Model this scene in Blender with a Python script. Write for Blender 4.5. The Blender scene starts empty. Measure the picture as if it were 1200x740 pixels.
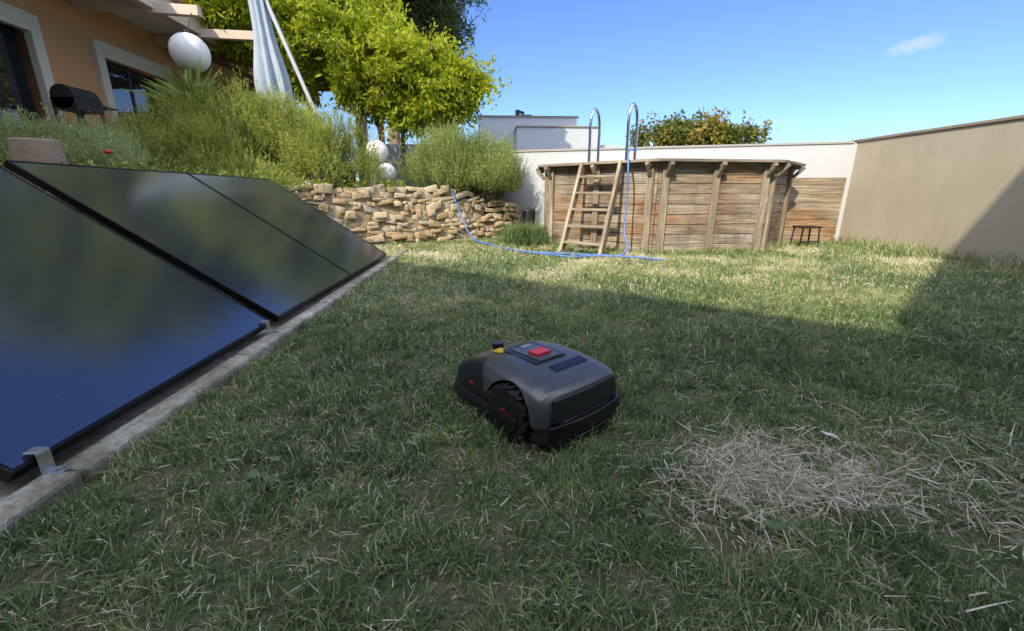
import bpy, bmesh, math, random
import numpy as np
from mathutils import Vector, Matrix
random.seed(3)
rng=np.random.default_rng(7)
S=bpy.context.scene
def link(o,parent=None):
    S.collection.objects.link(o)
    if parent is not None:
        o.parent=parent
        o.matrix_parent_inverse=Matrix.Translation(parent.location).inverted()
    return o
def empty(name,loc=(0,0,0)):
    e=bpy.data.objects.new(name,None); e.location=loc; e.empty_display_size=.1
    S.collection.objects.link(e); return e
# ---------------------------------------------------------------- materials
def newmat(name):
    m=bpy.data.materials.new(name); m.use_nodes=True
    nt=m.node_tree; nt.nodes.clear()
    out=nt.nodes.new('ShaderNodeOutputMaterial'); b=nt.nodes.new('ShaderNodeBsdfPrincipled')
    nt.links.new(b.outputs[0],out.inputs[0])
    return m,nt,b,out
def c4(c): return (c[0],c[1],c[2],1)
def ramp(nt,fac,stops):
    r=nt.nodes.new('ShaderNodeValToRGB'); el=r.color_ramp.elements
    while len(el)<len(stops): el.new(.5)
    for e,(p,c) in zip(el,stops): e.position=p; e.color=c4(c)
    nt.links.new(fac,r.inputs[0]); return r.outputs[0]
def noise(nt,scale,detail=6,rough=.6,coord='Object',vec=None,stretch=None):
    n=nt.nodes.new('ShaderNodeTexNoise'); n.inputs['Scale'].default_value=scale
    n.inputs['Detail'].default_value=detail; n.inputs['Roughness'].default_value=rough
    if vec is None:
        t=nt.nodes.new('ShaderNodeTexCoord'); vec=t.outputs[coord]
    if stretch:
        mp=nt.nodes.new('ShaderNodeMapping'); mp.inputs['Scale'].default_value=stretch
        nt.links.new(vec,mp.inputs[0]); vec=mp.outputs[0]
    nt.links.new(vec,n.inputs['Vector']); return n.outputs[0]
def mixc(nt,fac,a,b,mode='MIX'):
    m=nt.nodes.new('ShaderNodeMix'); m.data_type='RGBA'; m.blend_type=mode
    for s,v in ((0,fac),(6,a),(7,b)):
        if hasattr(v,'links') or hasattr(v,'is_output'): nt.links.new(v,m.inputs[s])
        elif s==0: m.inputs[0].default_value=v
        else: m.inputs[s].default_value=c4(v)
    return m.outputs[2]
def bump(nt,b,h,strength=.3,dist=.01):
    bp=nt.nodes.new('ShaderNodeBump'); bp.inputs['Strength'].default_value=strength
    bp.inputs['Distance'].default_value=dist
    nt.links.new(h,bp.inputs['Height']); nt.links.new(bp.outputs[0],b.inputs['Normal'])
def simple(name,c1,c2=None,scale=5,rough=.7,metal=0,bs=.2,bd=.005,bscale=None,spec=.5,stretch=None):
    m,nt,b,o=newmat(name)
    b.inputs['Roughness'].default_value=rough; b.inputs['Metallic'].default_value=metal
    b.inputs['Specular IOR Level'].default_value=spec
    if c2 is None: c2=tuple(x*.8 for x in c1)
    n=noise(nt,scale,stretch=stretch)
    col=ramp(nt,n,[(.3,c1),(.7,c2)]); nt.links.new(col,b.inputs['Base Color'])
    if bs>0:
        n2=noise(nt,bscale or scale*6,5); bump(nt,b,n2,bs,bd)
    return m
def tonemat(name,stops,rough=.6,trans=0,spec=.3,bs=0,bscale=40,nmix=0,bd=.01):
    m,nt,b,o=newmat(name)
    a=nt.nodes.new('ShaderNodeAttribute'); a.attribute_name='tone'
    f=a.outputs['Fac']
    col=ramp(nt,f,stops)
    if nmix>0:
        n=noise(nt,bscale,6,.65)
        d=ramp(nt,n,[(.3,(.55,.52,.48)),(.7,(1.25,1.25,1.25))])
        col=mixc(nt,nmix,col,d,'MULTIPLY')
    nt.links.new(col,b.inputs['Base Color']); b.inputs['Roughness'].default_value=rough
    b.inputs['Specular IOR Level'].default_value=spec
    if bs>0: bump(nt,b,noise(nt,bscale,6),bs,bd)
    if trans>0:
        t=nt.nodes.new('ShaderNodeBsdfTranslucent'); nt.links.new(col,t.inputs[0])
        mx=nt.nodes.new('ShaderNodeMixShader'); mx.inputs[0].default_value=trans
        nt.links.new(b.outputs[0],mx.inputs[1]); nt.links.new(t.outputs[0],mx.inputs[2])
        nt.links.new(mx.outputs[0],o.inputs[0])
    return m
def woodmat(name,stops,stain=.0,rough=.8):
    m,nt,b,o=newmat(name)
    uv=nt.nodes.new('ShaderNodeUVMap'); uv.uv_map='UVMap'
    g=noise(nt,1,8,.7,vec=uv.outputs[0],stretch=(2.5,60,1))
    g2=noise(nt,1,4,.6,vec=uv.outputs[0],stretch=(1.2,6,1))
    a=nt.nodes.new('ShaderNodeAttribute'); a.attribute_name='tone'
    col=ramp(nt,a.outputs['Fac'],stops)
    if stain>0:
        n=noise(nt,1.1,5,.7,stretch=(1,1,2.5)); f=ramp(nt,n,[(.52,(0,0,0)),(.64,(1,1,1))])
        mm=nt.nodes.new('ShaderNodeMath'); mm.operation='MULTIPLY'; mm.inputs[1].default_value=stain
        nt.links.new(f,mm.inputs[0])
        col=mixc(nt,mm.outputs[0],col,(.40,.17,.06))
        nd=noise(nt,.9,5,.7,stretch=(2,2,.6)); fd=ramp(nt,nd,[(.36,(.45,.42,.42)),(.52,(1,1,1))]); col=mixc(nt,.85,col,fd,'MULTIPLY')
    gr=ramp(nt,g,[(.34,(.30,.27,.25)),(.6,(1.2,1.2,1.2))])
    col=mixc(nt,.85,col,gr,'MULTIPLY')
    gr2=ramp(nt,g2,[(.35,(.55,.5,.46)),(.6,(1.12,1.12,1.12))])
    col=mixc(nt,.8,col,gr2,'MULTIPLY')
    nt.links.new(col,b.inputs['Base Color']); b.inputs['Roughness'].default_value=rough
    b.inputs['Specular IOR Level'].default_value=.2
    bump(nt,b,g,.6,.005)
    return m
# ---------------------------------------------------------------- mesh builder
class MB:
    def __init__(s): s.V=[];s.F=[];s.T=[];s.M=[];s.U=[]
    def box(s,c,size,rot=None,tone=None,mi=0,jit=0):
        R=rot or Matrix.Identity(3); c=Vector(c); h=[x/2 for x in size]
        if tone is None: tone=random.random()
        ou=random.uniform(0,50); ov=random.uniform(0,50); n0=len(s.V)
        la=max(range(3),key=lambda i:size[i])
        cs=[(-1,-1,-1),(1,-1,-1),(1,1,-1),(-1,1,-1),(-1,-1,1),(1,-1,1),(1,1,1),(-1,1,1)]
        L=[Vector((a*h[0]+random.uniform(-jit,jit),b*h[1]+random.uniform(-jit,jit),d*h[2]+random.uniform(-jit,jit))) for a,b,d in cs]
        s.V+= [c+R@l for l in L]
        oth=[i for i in range(3) if i!=la]
        for f in [(0,3,2,1),(4,5,6,7),(0,1,5,4),(1,2,6,5),(2,3,7,6),(3,0,4,7)]:
            s.F.append([n0+i for i in f]); s.T.append(tone); s.M.append(mi)
            s.U.append([(L[i][la]+ou,L[i][oth[0]]+L[i][oth[1]]+ov) for i in f])
    def beam(s,p,q,w,h,tone=None,mi=0,up=(0,0,1),jit=0):
        p=Vector(p);q=Vector(q);d=q-p;x=d.normalized();u=Vector(up)
        y=u.cross(x)
        if y.length<1e-4: y=Vector((0,1,0)).cross(x)
        y.normalize(); z=x.cross(y)
        s.box((p+q)/2,(d.length,w,h),Matrix((x,y,z)).transposed(),tone,mi,jit)
    def poly(s,pts,tone=.5,mi=0):
        n0=len(s.V); s.V+=[Vector(p) for p in pts]; s.F.append(list(range(n0,n0+len(pts))))
        s.T.append(tone);s.M.append(mi);s.U.append([(p[0],p[1]) for p in pts])
    def prism(s,pts,z0,z1,tone=.5,mi=0):
        n=len(pts)
        s.poly([(x,y,z1) for x,y in pts],tone,mi); s.poly([(x,y,z0) for x,y in pts][::-1],tone,mi)
        for i in range(n):
            a=pts[i];b=pts[(i+1)%n]
            s.poly([(a[0],a[1],z0),(b[0],b[1],z0),(b[0],b[1],z1),(a[0],a[1],z1)],tone,mi)
    def obj(s,name,mats,parent=None,bev=0,smooth=False):
        me=bpy.data.meshes.new(name); me.from_pydata(s.V,[],s.F)
        uv=me.uv_layers.new(name='UVMap'); k=0
        for u in s.U:
            for t in u: uv.data[k].uv=t; k+=1
        at=me.attributes.new('tone','FLOAT','FACE'); at.data.foreach_set('value',s.T)
        me.polygons.foreach_set('material_index',s.M)
        for m in (mats if isinstance(mats,(list,tuple)) else [mats]): me.materials.append(m)
        o=bpy.data.objects.new(name,me); link(o,parent)
        if bev:
            b=o.modifiers.new('b','BEVEL'); b.width=bev; b.segments=2; b.limit_method='ANGLE'
        return o
def npmesh(name,V,nper,faces,tone,mat,parent=None):
    N=len(V)//nper; me=bpy.data.meshes.new(name)
    base=(np.arange(N)*nper)[:,None]
    loc=np.concatenate([np.array(f) for f in faces]); ll=len(loc)
    loops=(base+loc[None,:]).ravel().astype(np.int32)
    starts=np.cumsum([0]+[len(f) for f in faces])[:-1]
    ls=((np.arange(N)*ll)[:,None]+starts[None,:]).ravel().astype(np.int32)
    me.vertices.add(len(V)); me.vertices.foreach_set('co',V.astype(np.float32).ravel())
    me.loops.add(len(loops)); me.loops.foreach_set('vertex_index',loops)
    me.polygons.add(len(ls)); me.polygons.foreach_set('loop_start',ls)
    me.update(calc_edges=True)
    at=me.attributes.new('tone','FLOAT','POINT'); at.data.foreach_set('value',np.repeat(tone,nper).astype(np.float32))
    me.materials.append(mat)
    o=bpy.data.objects.new(name,me); link(o,parent); return o
_g=rng.random((32,32,32))
def vn(p,scale,off=0):
    q=p*scale+off; i=np.floor(q).astype(int); f=q-i; f=f*f*(3-2*f); r=0
    for dx in (0,1):
        for dy in (0,1):
            for dz in (0,1):
                w=(f[:,0] if dx else 1-f[:,0])*(f[:,1] if dy else 1-f[:,1])*(f[:,2] if dz else 1-f[:,2])
                r=r+w*_g[(i[:,0]+dx)%32,(i[:,1]+dy)%32,(i[:,2]+dz)%32]
    return r
def unit(v): return v/np.maximum(np.linalg.norm(v,axis=1,keepdims=True),1e-9)
def blades(name,P,D,L,W,tone,mat,bend=.3,parent=None):
    n=len(P); D=unit(D); side=unit(np.cross(D,rng.normal(size=(n,3)))); 
    bdir=unit(np.cross(side,D)); b=(rng.random(n)*2*bend-bend*.2)[:,None]
    L=L[:,None];W=W[:,None]
    m=P+D*L*.55+bdir*L*b*.2; t=P+D*L*(1-.15*np.abs(b))+bdir*L*b*.75
    t[:,2]-=(np.abs(b[:,0])*L[:,0]*.25)
    V=np.stack([P-side*W*.5,P+side*W*.5,m+side*W*.42,m-side*W*.42,t],1).reshape(-1,3)
    return npmesh(name,V,5,[(0,1,2,3),(3,2,4)],tone,mat,parent)
def leaves(name,P,size,tone,mat,D=None,asp=.45,parent=None,droop=0):
    n=len(P)
    if D is None: D=rng.normal(size=(n,3))
    D=D+0; D[:,2]-=droop; D=unit(D)
    s=unit(np.cross(D,rng.normal(size=(n,3)))); up=np.cross(s,D)
    L=(size*(.6+.8*rng.random(n)))[:,None]
    a=P; b=P+D*L*.45+s*L*asp*.5+up*L*.06; c=P+D*L; d=P+D*L*.45-s*L*asp*.5+up*L*.06
    V=np.stack([a,b,c,d],1).reshape(-1,3)
    return npmesh(name,V,4,[(0,1,2),(0,2,3)],tone,mat,parent)
def ellcloud(ells,dens,nscale=2.2,thr=.42,shell=.55,jag=.35):
    out=[]
    for (cx,cy,cz,rx,ry,rz) in ells:
        n=int(dens*rx*ry*rz*4)
        d=unit(rng.normal(size=(n,3))); r=(shell+(1-shell)*rng.random(n))
        r*=1+jag*(vn(d*2+np.array([cx,cy,cz])*3,1.6)-.5)*2
        out.append(np.array([cx,cy,cz])+d*r[:,None]*np.array([rx,ry,rz]))
    P=np.concatenate(out); k=vn(P,nscale,5)
    return P[k>thr*rng.uniform(.7,1.2,len(P))]
def curve(name,pts,r,mat,parent=None,cyc=False,smooth=True):
    cu=bpy.data.curves.new(name,'CURVE'); cu.dimensions='3D'; cu.bevel_depth=r; cu.bevel_resolution=4
    if smooth:
        sp=cu.splines.new('BEZIER'); sp.bezier_points.add(len(pts)-1)
        for b,p in zip(sp.bezier_points,pts): b.co=p; b.handle_left_type=b.handle_right_type='AUTO'
    else:
        sp=cu.splines.new('POLY'); sp.points.add(len(pts)-1)
        for b,p in zip(sp.points,pts): b.co=(*p,1)
    cu.use_fill_caps=True; cu.materials.append(mat)
    o=bpy.data.objects.new(name,cu); return link(o,parent)
def prim(name,kind,loc,mat,parent=None,rot=None,scale=(1,1,1),**k):
    bm=bmesh.new()
    if kind=='sph': bmesh.ops.create_uvsphere(bm,u_segments=k.get('seg',32),v_segments=k.get('seg',32)//2,radius=k['r'])
    if kind=='cyl': bmesh.ops.create_cone(bm,cap_ends=True,segments=k.get('seg',32),radius1=k['r'],radius2=k.get('r2',k['r']),depth=k['d'])
    if kind=='box': bmesh.ops.create_cube(bm,size=1)
    me=bpy.data.meshes.new(name); bm.to_mesh(me); bm.free(); me.materials.append(mat)
    if kind!='box': me.shade_smooth()
    o=bpy.data.objects.new(name,me); link(o,parent)
    M=Matrix.Translation(loc)
    if rot is not None: M=M@rot.to_4x4()
    o.matrix_basis=M@Matrix.Diagonal((*scale,1))
    if kind=='cyl':
        e=o.modifiers.new('e','EDGE_SPLIT'); e.split_angle=.7
    if k.get('bev'):
        b=o.modifiers.new('b','BEVEL'); b.width=k['bev']; b.segments=3
    return o
# ---------------------------------------------------------------- world / sun / camera
SUN=Vector((.431,.671,-.602)).normalized()
W=bpy.data.worlds.new('World'); S.world=W; W.use_nodes=True; nt=W.node_tree; nt.nodes.clear()
wo=nt.nodes.new('ShaderNodeOutputWorld'); bg=nt.nodes.new('ShaderNodeBackground'); bg.inputs[1].default_value=.15
sk=nt.nodes.new('ShaderNodeTexSky'); sk.sky_type='NISHITA'; sk.sun_disc=False
sk.sun_elevation=math.radians(37); sk.sun_rotation=math.radians(212.7); sk.altitude=300; sk.air_density=1.0; sk.dust_density=.2; sk.ozone_density=3
tc=nt.nodes.new('ShaderNodeTexCoord')
def cloudmask(d,sx,tilt,noisescale,thr):
    d=Vector(d).normalized(); r=d.cross(Vector((0,0,1))).normalized(); u=r.cross(d)
    r2=(r*math.cos(tilt)+u*math.sin(tilt)); u2=(u*math.cos(tilt)-r*math.sin(tilt))
    res=[]
    for ax,s in ((r2,sx[0]),(u2,sx[1])):
        dn=nt.nodes.new('ShaderNodeVectorMath'); dn.operation='DOT_PRODUCT'
        nt.links.new(tc.outputs['Generated'],dn.inputs[0]); dn.inputs[1].default_value=ax/s
        p=nt.nodes.new('ShaderNodeMath'); p.operation='POWER'; nt.links.new(dn.outputs['Value'],p.inputs[0]); p.inputs[1].default_value=2
        res.append(p.outputs[0])
    fr=nt.nodes.new('ShaderNodeVectorMath'); fr.operation='DOT_PRODUCT'; nt.links.new(tc.outputs['Generated'],fr.inputs[0]); fr.inputs[1].default_value=d
    ad=nt.nodes.new('ShaderNodeMath'); ad.operation='ADD'; nt.links.new(res[0],ad.inputs[0]); nt.links.new(res[1],ad.inputs[1])
    nz=noise(nt,noisescale,6,.65,vec=tc.outputs['Generated'])
    a2=nt.nodes.new('ShaderNodeMath'); a2.operation='MULTIPLY_ADD'; nt.links.new(nz,a2.inputs[0]); a2.inputs[1].default_value=3.6; nt.links.new(ad.outputs[0],a2.inputs[2])
    mr=nt.nodes.new('ShaderNodeMapRange'); nt.links.new(a2.outputs[0],mr.inputs[0])
    mr.inputs[1].default_value=3.0; mr.inputs[2].default_value=1.2; mr.inputs[3].default_value=0; mr.inputs[4].default_value=thr
    g=nt.nodes.new('ShaderNodeMath'); g.operation='GREATER_THAN'; nt.links.new(fr.outputs['Value'],g.inputs[0]); g.inputs[1].default_value=.5
    m=nt.nodes.new('ShaderNodeMath'); m.operation='MULTIPLY'; nt.links.new(mr.outputs[0],m.inputs[0]); nt.links.new(g.outputs[0],m.inputs[1])
    return m.outputs[0]
c1=cloudmask((1.008,1.083,.337),(.040,.011),.12,38,.6)
c2=cloudmask((.68,1.06,.165),(.06,.008),.0,20,.35)
sep=nt.nodes.new('ShaderNodeSeparateXYZ'); nt.links.new(tc.outputs['Generated'],sep.inputs[0])
def mrange(v,a,b_,c=0,d=1):
    q=nt.nodes.new('ShaderNodeMapRange'); q.interpolation_type='SMOOTHSTEP'; nt.links.new(v,q.inputs[0])
    for i,x in zip((1,2,3,4),(a,b_,c,d)): q.inputs[i].default_value=x
    return q.outputs[0]
def mul(a,b_):
    q=nt.nodes.new('ShaderNodeMath'); q.operation='MULTIPLY'; nt.links.new(a,q.inputs[0]); nt.links.new(b_,q.inputs[1]); return q.outputs[0]
sky=mixc(nt,1.0,sk.outputs[0],(.86,1.04,1.42),'MULTIPLY')
col=mixc(nt,c1,sky,(5.6,6,6.6)); col=mixc(nt,c2,col,(5,5.6,6.4))
# added to brighten the shade, unseen: bright cloud bank overhead and behind the viewpoint
fill_bank=mul(mrange(sep.outputs['Y'],.38,.02),mrange(sep.outputs['Z'],.25,.5))
fill_bank=mul(fill_bank,mrange(noise(nt,3.2,7,.6,vec=tc.outputs['Generated'],stretch=(1,1.6,1)),.34,.54))
col=mixc(nt,fill_bank,col,(15,15.8,17.8))
nt.links.new(col,bg.inputs[0]); nt.links.new(bg.outputs[0],wo.inputs[0])
sl=bpy.data.lights.new('sun','SUN'); sl.energy=5; sl.angle=math.radians(.5); sl.color=(1,.90,.70)
so=bpy.data.objects.new('sun',sl); link(so); so.location=(-10,-15,15); so.rotation_euler=SUN.to_track_quat('-Z','Y').to_euler()
cam=bpy.data.cameras.new('camera'); cam.lens=15; cam.sensor_width=36; cam.clip_start=.05; cam.clip_end=1000
co=bpy.data.objects.new('camera',cam); link(co); co.location=(0,0,.75)
co.rotation_euler=(math.radians(90-15.86),0,math.radians(-3)); S.camera=co
S.view_settings.view_transform='Standard'; S.view_settings.look='None'; S.view_settings.exposure=0

# ---------------------------------------------------------------- ground
m,nt,b,o=newmat('ground_soil')
n1=noise(nt,1.1,6,.6); n2=noise(nt,60,6,.7); n3=noise(nt,6,5,.6)
cA=ramp(nt,n2,[(.3,(.08,.08,.045)),(.55,(.17,.155,.09)),(.75,(.42,.37,.26))])
cB=ramp(nt,n2,[(.3,(.05,.07,.03)),(.7,(.15,.19,.075))])
f=ramp(nt,n3,[(.42,(0,0,0)),(.58,(1,1,1))])
col=mixc(nt,f,cB,cA)
nt.links.new(col,b.inputs['Base Color']); b.inputs['Roughness'].default_value=.95; b.inputs['Specular IOR Level'].default_value=.1
bump(nt,b,n2,.8,.02)
MSOIL=m
g=MB(); g.poly([(-300,-300,0),(300,-300,0),(300,300,0),(-300,300,0)]); g.obj('ground',MSOIL)

# ---------------------------------------------------------------- grass
MG=tonemat('grass_blades',[(0,(.085,.145,.055)),(.35,(.15,.235,.085)),(.60,(.235,.315,.115)),(.78,(.38,.42,.16)),(.90,(.58,.54,.31)),(1,(.74,.68,.50))],rough=.5,trans=.3,spec=.4)
def straw_mask(P):
    q=P[:,:2]
    w=.75+.6*vn(P,7,1)
    a=.8*np.exp(-((((q[:,0]-.76)/.25)**2+((q[:,1]-.92)/.14)**2)/w)**1.2)
    b=.5*np.exp(-(((q[:,0]-1.28)/.3)**2+((q[:,1]-.74)/.22)**2)**1.2)
    c=.35*np.exp(-(((q[:,0]-1.5)/.25)**2+((q[:,1]-1.15)/.12)**2)**1.2)
    d=.75*np.exp(-(((q[:,0]-4.75)/.55)**2+((q[:,1]-4.9)/.28)**2)**1.2)
    return np.clip(a+b+c+d,0,1)
Ps=[];Ls=[];Ws=[]
for (y0,y1,x0,x1,den,Lm,wm) in [(.25,1.1,-1.09,2.2,36000,.043,.0026),(1.1,2.0,-1.09,3.2,23000,.046,.0032),(2.0,3.2,-1.08,4.6,12500,.048,.0042),(3.2,5,-1.07,5.5,7400,.050,.006),(5,9,-2.5,5.5,3800,.05,.009)]:
    n=int((y1-y0)*(x1-x0)*den)
    P=np.zeros((n,3)); P[:,0]=rng.uniform(x0,x1,n); P[:,1]=rng.uniform(y0,y1,n)
    k=.3*vn(P,3.2)+.7*vn(P,15,3)
    keep=(rng.random(n)<np.clip((k-.25)*3.0,.22,1)*(1-.75*straw_mask(P)))
    P=P[keep];k=k[keep]
    Ps.append(P);Ls.append(Lm*(.4+.9*rng.random(len(P)))*(.35+1.4*k));Ws.append(wm*(.6+.8*rng.random(len(P))))
P=np.concatenate(Ps);L=np.concatenate(Ls);Wd=np.concatenate(Ws)
n=len(P)
ang=vn(P,14,9)*math.pi*6+rng.normal(0,.9,n); lean=np.abs(rng.normal(.65,.42,n))
D=np.stack([np.cos(ang)*lean,np.sin(ang)*lean,np.ones(n)],1)
tone=np.clip(.04+.5*vn(P,1.7,2)+.4*vn(P,10,6)+rng.normal(0,.14,n)-.1,0,.86)
dry=rng.random(n)<(.05+.16*vn(P,2.3,8)+.3*straw_mask(P)); tone[dry]=rng.uniform(.82,1,dry.sum())
far=np.clip((P[:,1]-2.4)/2.0,0,1); tone=np.clip(tone+.45*far*vn(P,2.2,3)*1.3,0,1)  # far blades drier, and lightened so the sunlit strip reads brighter
grass=empty('grass',(0,0,0))
blades('lawn_blades',P,D,L,Wd,tone,MG,.8,grass)
n=15000
cx=rng.uniform(-1,5.3,300); cy=.4+7.6*rng.random(300)**1.5
i=rng.integers(0,300,n); P=np.stack([cx[i]+rng.normal(0,.035,n),cy[i]+rng.normal(0,.035,n),np.zeros(n)],1)
D=np.stack([rng.normal(0,.5,n),rng.normal(0,.5,n),np.ones(n)],1)
blades('grass_tufts',P,D,rng.uniform(.035,.09,n),rng.uniform(.002,.005,n)*1.2,np.clip(rng.normal(.42,.17,n),0,.8),MG,.9,grass)
n=2400
wx=np.concatenate([rng.normal(5.42,.06,700),rng.uniform(.9,4.6,900),rng.normal(4.7,.25,400),rng.normal(5.0,.12,400)])
wy=np.concatenate([rng.uniform(3.4,6.5,700),np.zeros(900),rng.normal(5.4,.3,400),rng.normal(5.0,.15,400)])
ii=slice(700,1600); wy[ii]=np.interp(wx[ii],[.88,2.1,3.6,4.4],[6.5,5.4,5.55,6.2])-np.abs(rng.normal(0,.06,900))
P=np.stack([wx,wy,np.zeros(n)],1); D=np.stack([rng.normal(0,.3,n),rng.normal(0,.3,n),np.ones(n)],1)
blades('foot_weeds',P,D,rng.uniform(.05,.22,n)*np.where(wx>4.9,1.2,.7),np.full(n,.008),rng.uniform(.3,1,n),MG,.6,grass)
# weeds around the pump and the end of the stone wall
n=2600; P=np.stack([rng.normal(.6,.16,n),rng.normal(6.7,.16,n),np.zeros(n)],1); D=np.stack([rng.normal(0,.3,n),rng.normal(0,.3,n),np.ones(n)],1)
blades('corner_weeds',P,D,rng.uniform(.12,.45,n),np.full(n,.011),rng.uniform(.1,.7,n),MG,.7,grass)
MS=tonemat('dry_straw',[(0,(.42,.36,.24)),(.5,(.68,.61,.47)),(1,(.86,.81,.70))],rough=.7,trans=.1)
n=5600
P1=np.stack([rng.normal(.76,.145,n),rng.normal(.92,.085,n),rng.uniform(.0,.06,n)],1); P1=P1[vn(P1,8,2)>.38]
n2_=1500; P2=np.stack([rng.normal(1.25,.25,n2_),rng.normal(.75,.16,n2_),rng.uniform(0,.035,n2_)],1); P2=P2[vn(P2,7,2)>.4]
n3_=800; P2b=np.stack([rng.normal(1.5,.25,n3_),rng.normal(1.12,.13,n3_),rng.uniform(0,.035,n3_)],1)
P=np.concatenate([P1,P2,P2b]); n=len(P)
an=rng.uniform(0,2*math.pi,n); D=np.stack([np.cos(an),np.sin(an),rng.normal(0,.4,n)],1)
blades('straw_pile',P,D,.015+.09*rng.random(n)**1.3,rng.uniform(.0012,.003,n),rng.random(n),MS,1.1,grass)
n4=26000; yy=.35+4.5*rng.random(n4)**1.6; P3=np.stack([rng.uniform(-1.05,4,n4),yy,rng.uniform(.005,.042,n4)],1)
P=P3[vn(P3,2.1,4)>.40]; n=len(P)
an=rng.uniform(0,2*math.pi,n); D=np.stack([np.cos(an),np.sin(an),rng.normal(0,.25,n)],1)
blades('clippings',P,D,.010+.045*rng.random(n)**2.2,rng.uniform(.0010,.0022,n),rng.random(n)*.8,MS,.8,grass)
MW=tonemat('weed_leaf',[(0,(.07,.13,.055)),(1,(.15,.24,.10))],rough=.5,trans=.2)
wp=[];wd=[]
for (x,y,k,r) in [(.62,.78,26,.06),(2.2,1.95,18,.05),(.35,.85,10,.05),(1.0,1.5,12,.05),(-.6,1.0,10,.05),(-.1,2.2,12,.05),(3.0,2.6,14,.06),(1.5,2.2,10,.05)]:
    for _ in range(k):
        wp.append((x+random.gauss(0,r),y+random.gauss(0,r*.7),random.uniform(.015,.05))); wd.append((random.gauss(0,1),random.gauss(0,1),random.uniform(-.1,.5)))
leaves('broadleaf_weeds',np.array(wp),.028,rng.random(len(wp)),MW,np.array(wd),.8,grass)

# ---------------------------------------------------------------- slab + terrace
m,nt,b,o=newmat('weathered_concrete')
n1=noise(nt,5,7,.7); n2=noise(nt,45,6,.7); n3=noise(nt,1.3,4,.6)
col=ramp(nt,n1,[(.32,(.20,.18,.14)),(.5,(.40,.37,.31)),(.66,(.66,.64,.57))])
sp=ramp(nt,n2,[(.35,(.5,.48,.45)),(.6,(1.1,1.1,1.1))]); col=mixc(nt,.8,col,sp,'MULTIPLY')
s3=ramp(nt,n3,[(.4,(.7,.72,.6)),(.6,(1,1,1))]); col=mixc(nt,.8,col,s3,'MULTIPLY')
nt.links.new(col,b.inputs['Base Color']); b.inputs['Roughness'].default_value=.93; bump(nt,b,n2,.9,.012); MC=m
s=MB(); s.prism([(-2.5,-.8),(-1.19,-.8),(-1.19,5.05),(-2.5,5.05)],-.1,.018)
y=-.8
while y<5.0:
    l=random.uniform(.8,1.1)
    s.box((-1.135+random.uniform(-.004,.004),y+l/2,-.03),(.09,l-.004,.15),jit=.005); y+=l
s.obj('concrete_slab',MC,bev=.014)
MT=simple('terrace_soil',(.14,.13,.07),(.24,.21,.13),4,.95,bs=.5,bd=.02)
t=MB(); t.prism([(-2.55,-2),(-2.55,6.3),(-1.75,6.75),(-.3,7.6),(-.1,9),(-.1,20),(-14,20),(-14,-2)],-.2,.74); t.obj('terrace_ground',MT)
t=MB(); t.prism([(-5.79,-1),(-4.1,-1),(-4.1,8.6),(-5.79,8.6)],.7,.80); t.obj('patio_paving',simple('patio_tile',(.45,.36,.27),(.35,.28,.21),3))

# ---------------------------------------------------------------- solar panels
m,nt,b,o=newmat('solar_glass')
spk=noise(nt,90,3,.6); dust=ramp(nt,spk,[(.66,(0,0,0)),(.76,(1,1,1))])
n5=noise(nt,2.5,4)
base=ramp(nt,n5,[(.3,(.008,.013,.040)),(.7,(.012,.019,.054))])
base=mixc(nt,dust,base,(.12,.14,.18)); nt.links.new(base,b.inputs['Base Color'])
b.inputs['IOR'].default_value=3.0; b.inputs['Roughness'].default_value=.15
bump(nt,b,noise(nt,7,3),.04,.01)
MPG=m
MPF=simple('black_anodised_frame',(.012,.012,.014),(.02,.02,.022),20,.35,.6,bs=0)
MAL=simple('aluminium',(.62,.62,.62),(.5,.5,.5),15,.35,.9,bs=.05)
tilt=math.atan2(.823,1.19); LN=1.447
for k,(ya,yb) in enumerate([(.965,2.27),(2.35,3.655),(3.665,4.97)]):
    e=empty('solar_panel',(-1.2,(ya+yb)/2,.1))
    def W_(u,y,w):
        return Vector((-1.18-u*math.cos(tilt)+w*math.sin(tilt)*1.0, y, .085+u*math.sin(tilt)+w*math.cos(tilt)))
    Mx=Matrix((Vector((-math.cos(tilt),0,math.sin(tilt))),Vector((0,1,0)),Vector((-math.sin(tilt),0,-math.cos(tilt))))).transposed()
    gl=MB(); gl.box(W_(LN/2,(ya+yb)/2,-.006),(LN-.02,yb-ya-.02,.02),Mx); gl.obj('glass',MPG,e)
    fr=MB(); fw=.012
    fr.box(W_(fw/2,(ya+yb)/2,-.012),(fw,yb-ya,.038),Mx); fr.box(W_(LN-fw/2,(ya+yb)/2,-.012),(fw,yb-ya,.038),Mx)
    fr.box(W_(LN/2,ya+fw/2,-.012),(LN-2*fw,fw,.038),Mx); fr.box(W_(LN/2,yb-fw/2,-.012),(LN-2*fw,fw,.038),Mx)
    fr.obj('frame',MPF,e,bev=.002)
    sp=MB()
    for yy in (ya+.2,yb-.2):
        sp.beam(W_(.05,yy,-.055),W_(LN-.1,yy,-.055),.04,.04)
        sp.beam(W_(LN-.15,yy,-.08),(W_(LN-.15,yy,0).x,yy,.035),.04,.04)
        sp.beam((-1.4,yy,.056),(-2.3,yy,.056),.04,.04)
    sp.obj('support_rails',MAL,e)
for yy in (1.03,2.20):
    c=MB(); c.box((-1.15,yy,.050),(.05,.035,.004)); c.box((-1.165,yy,.08),(.004,.035,.06)); c.box((-1.182,yy,.112),(.034,.03,.004)); c.box((-1.138,yy,.057),(.012,.012,.012))
    c.obj('mounting_clamp',MAL,bev=.0015)

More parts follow.
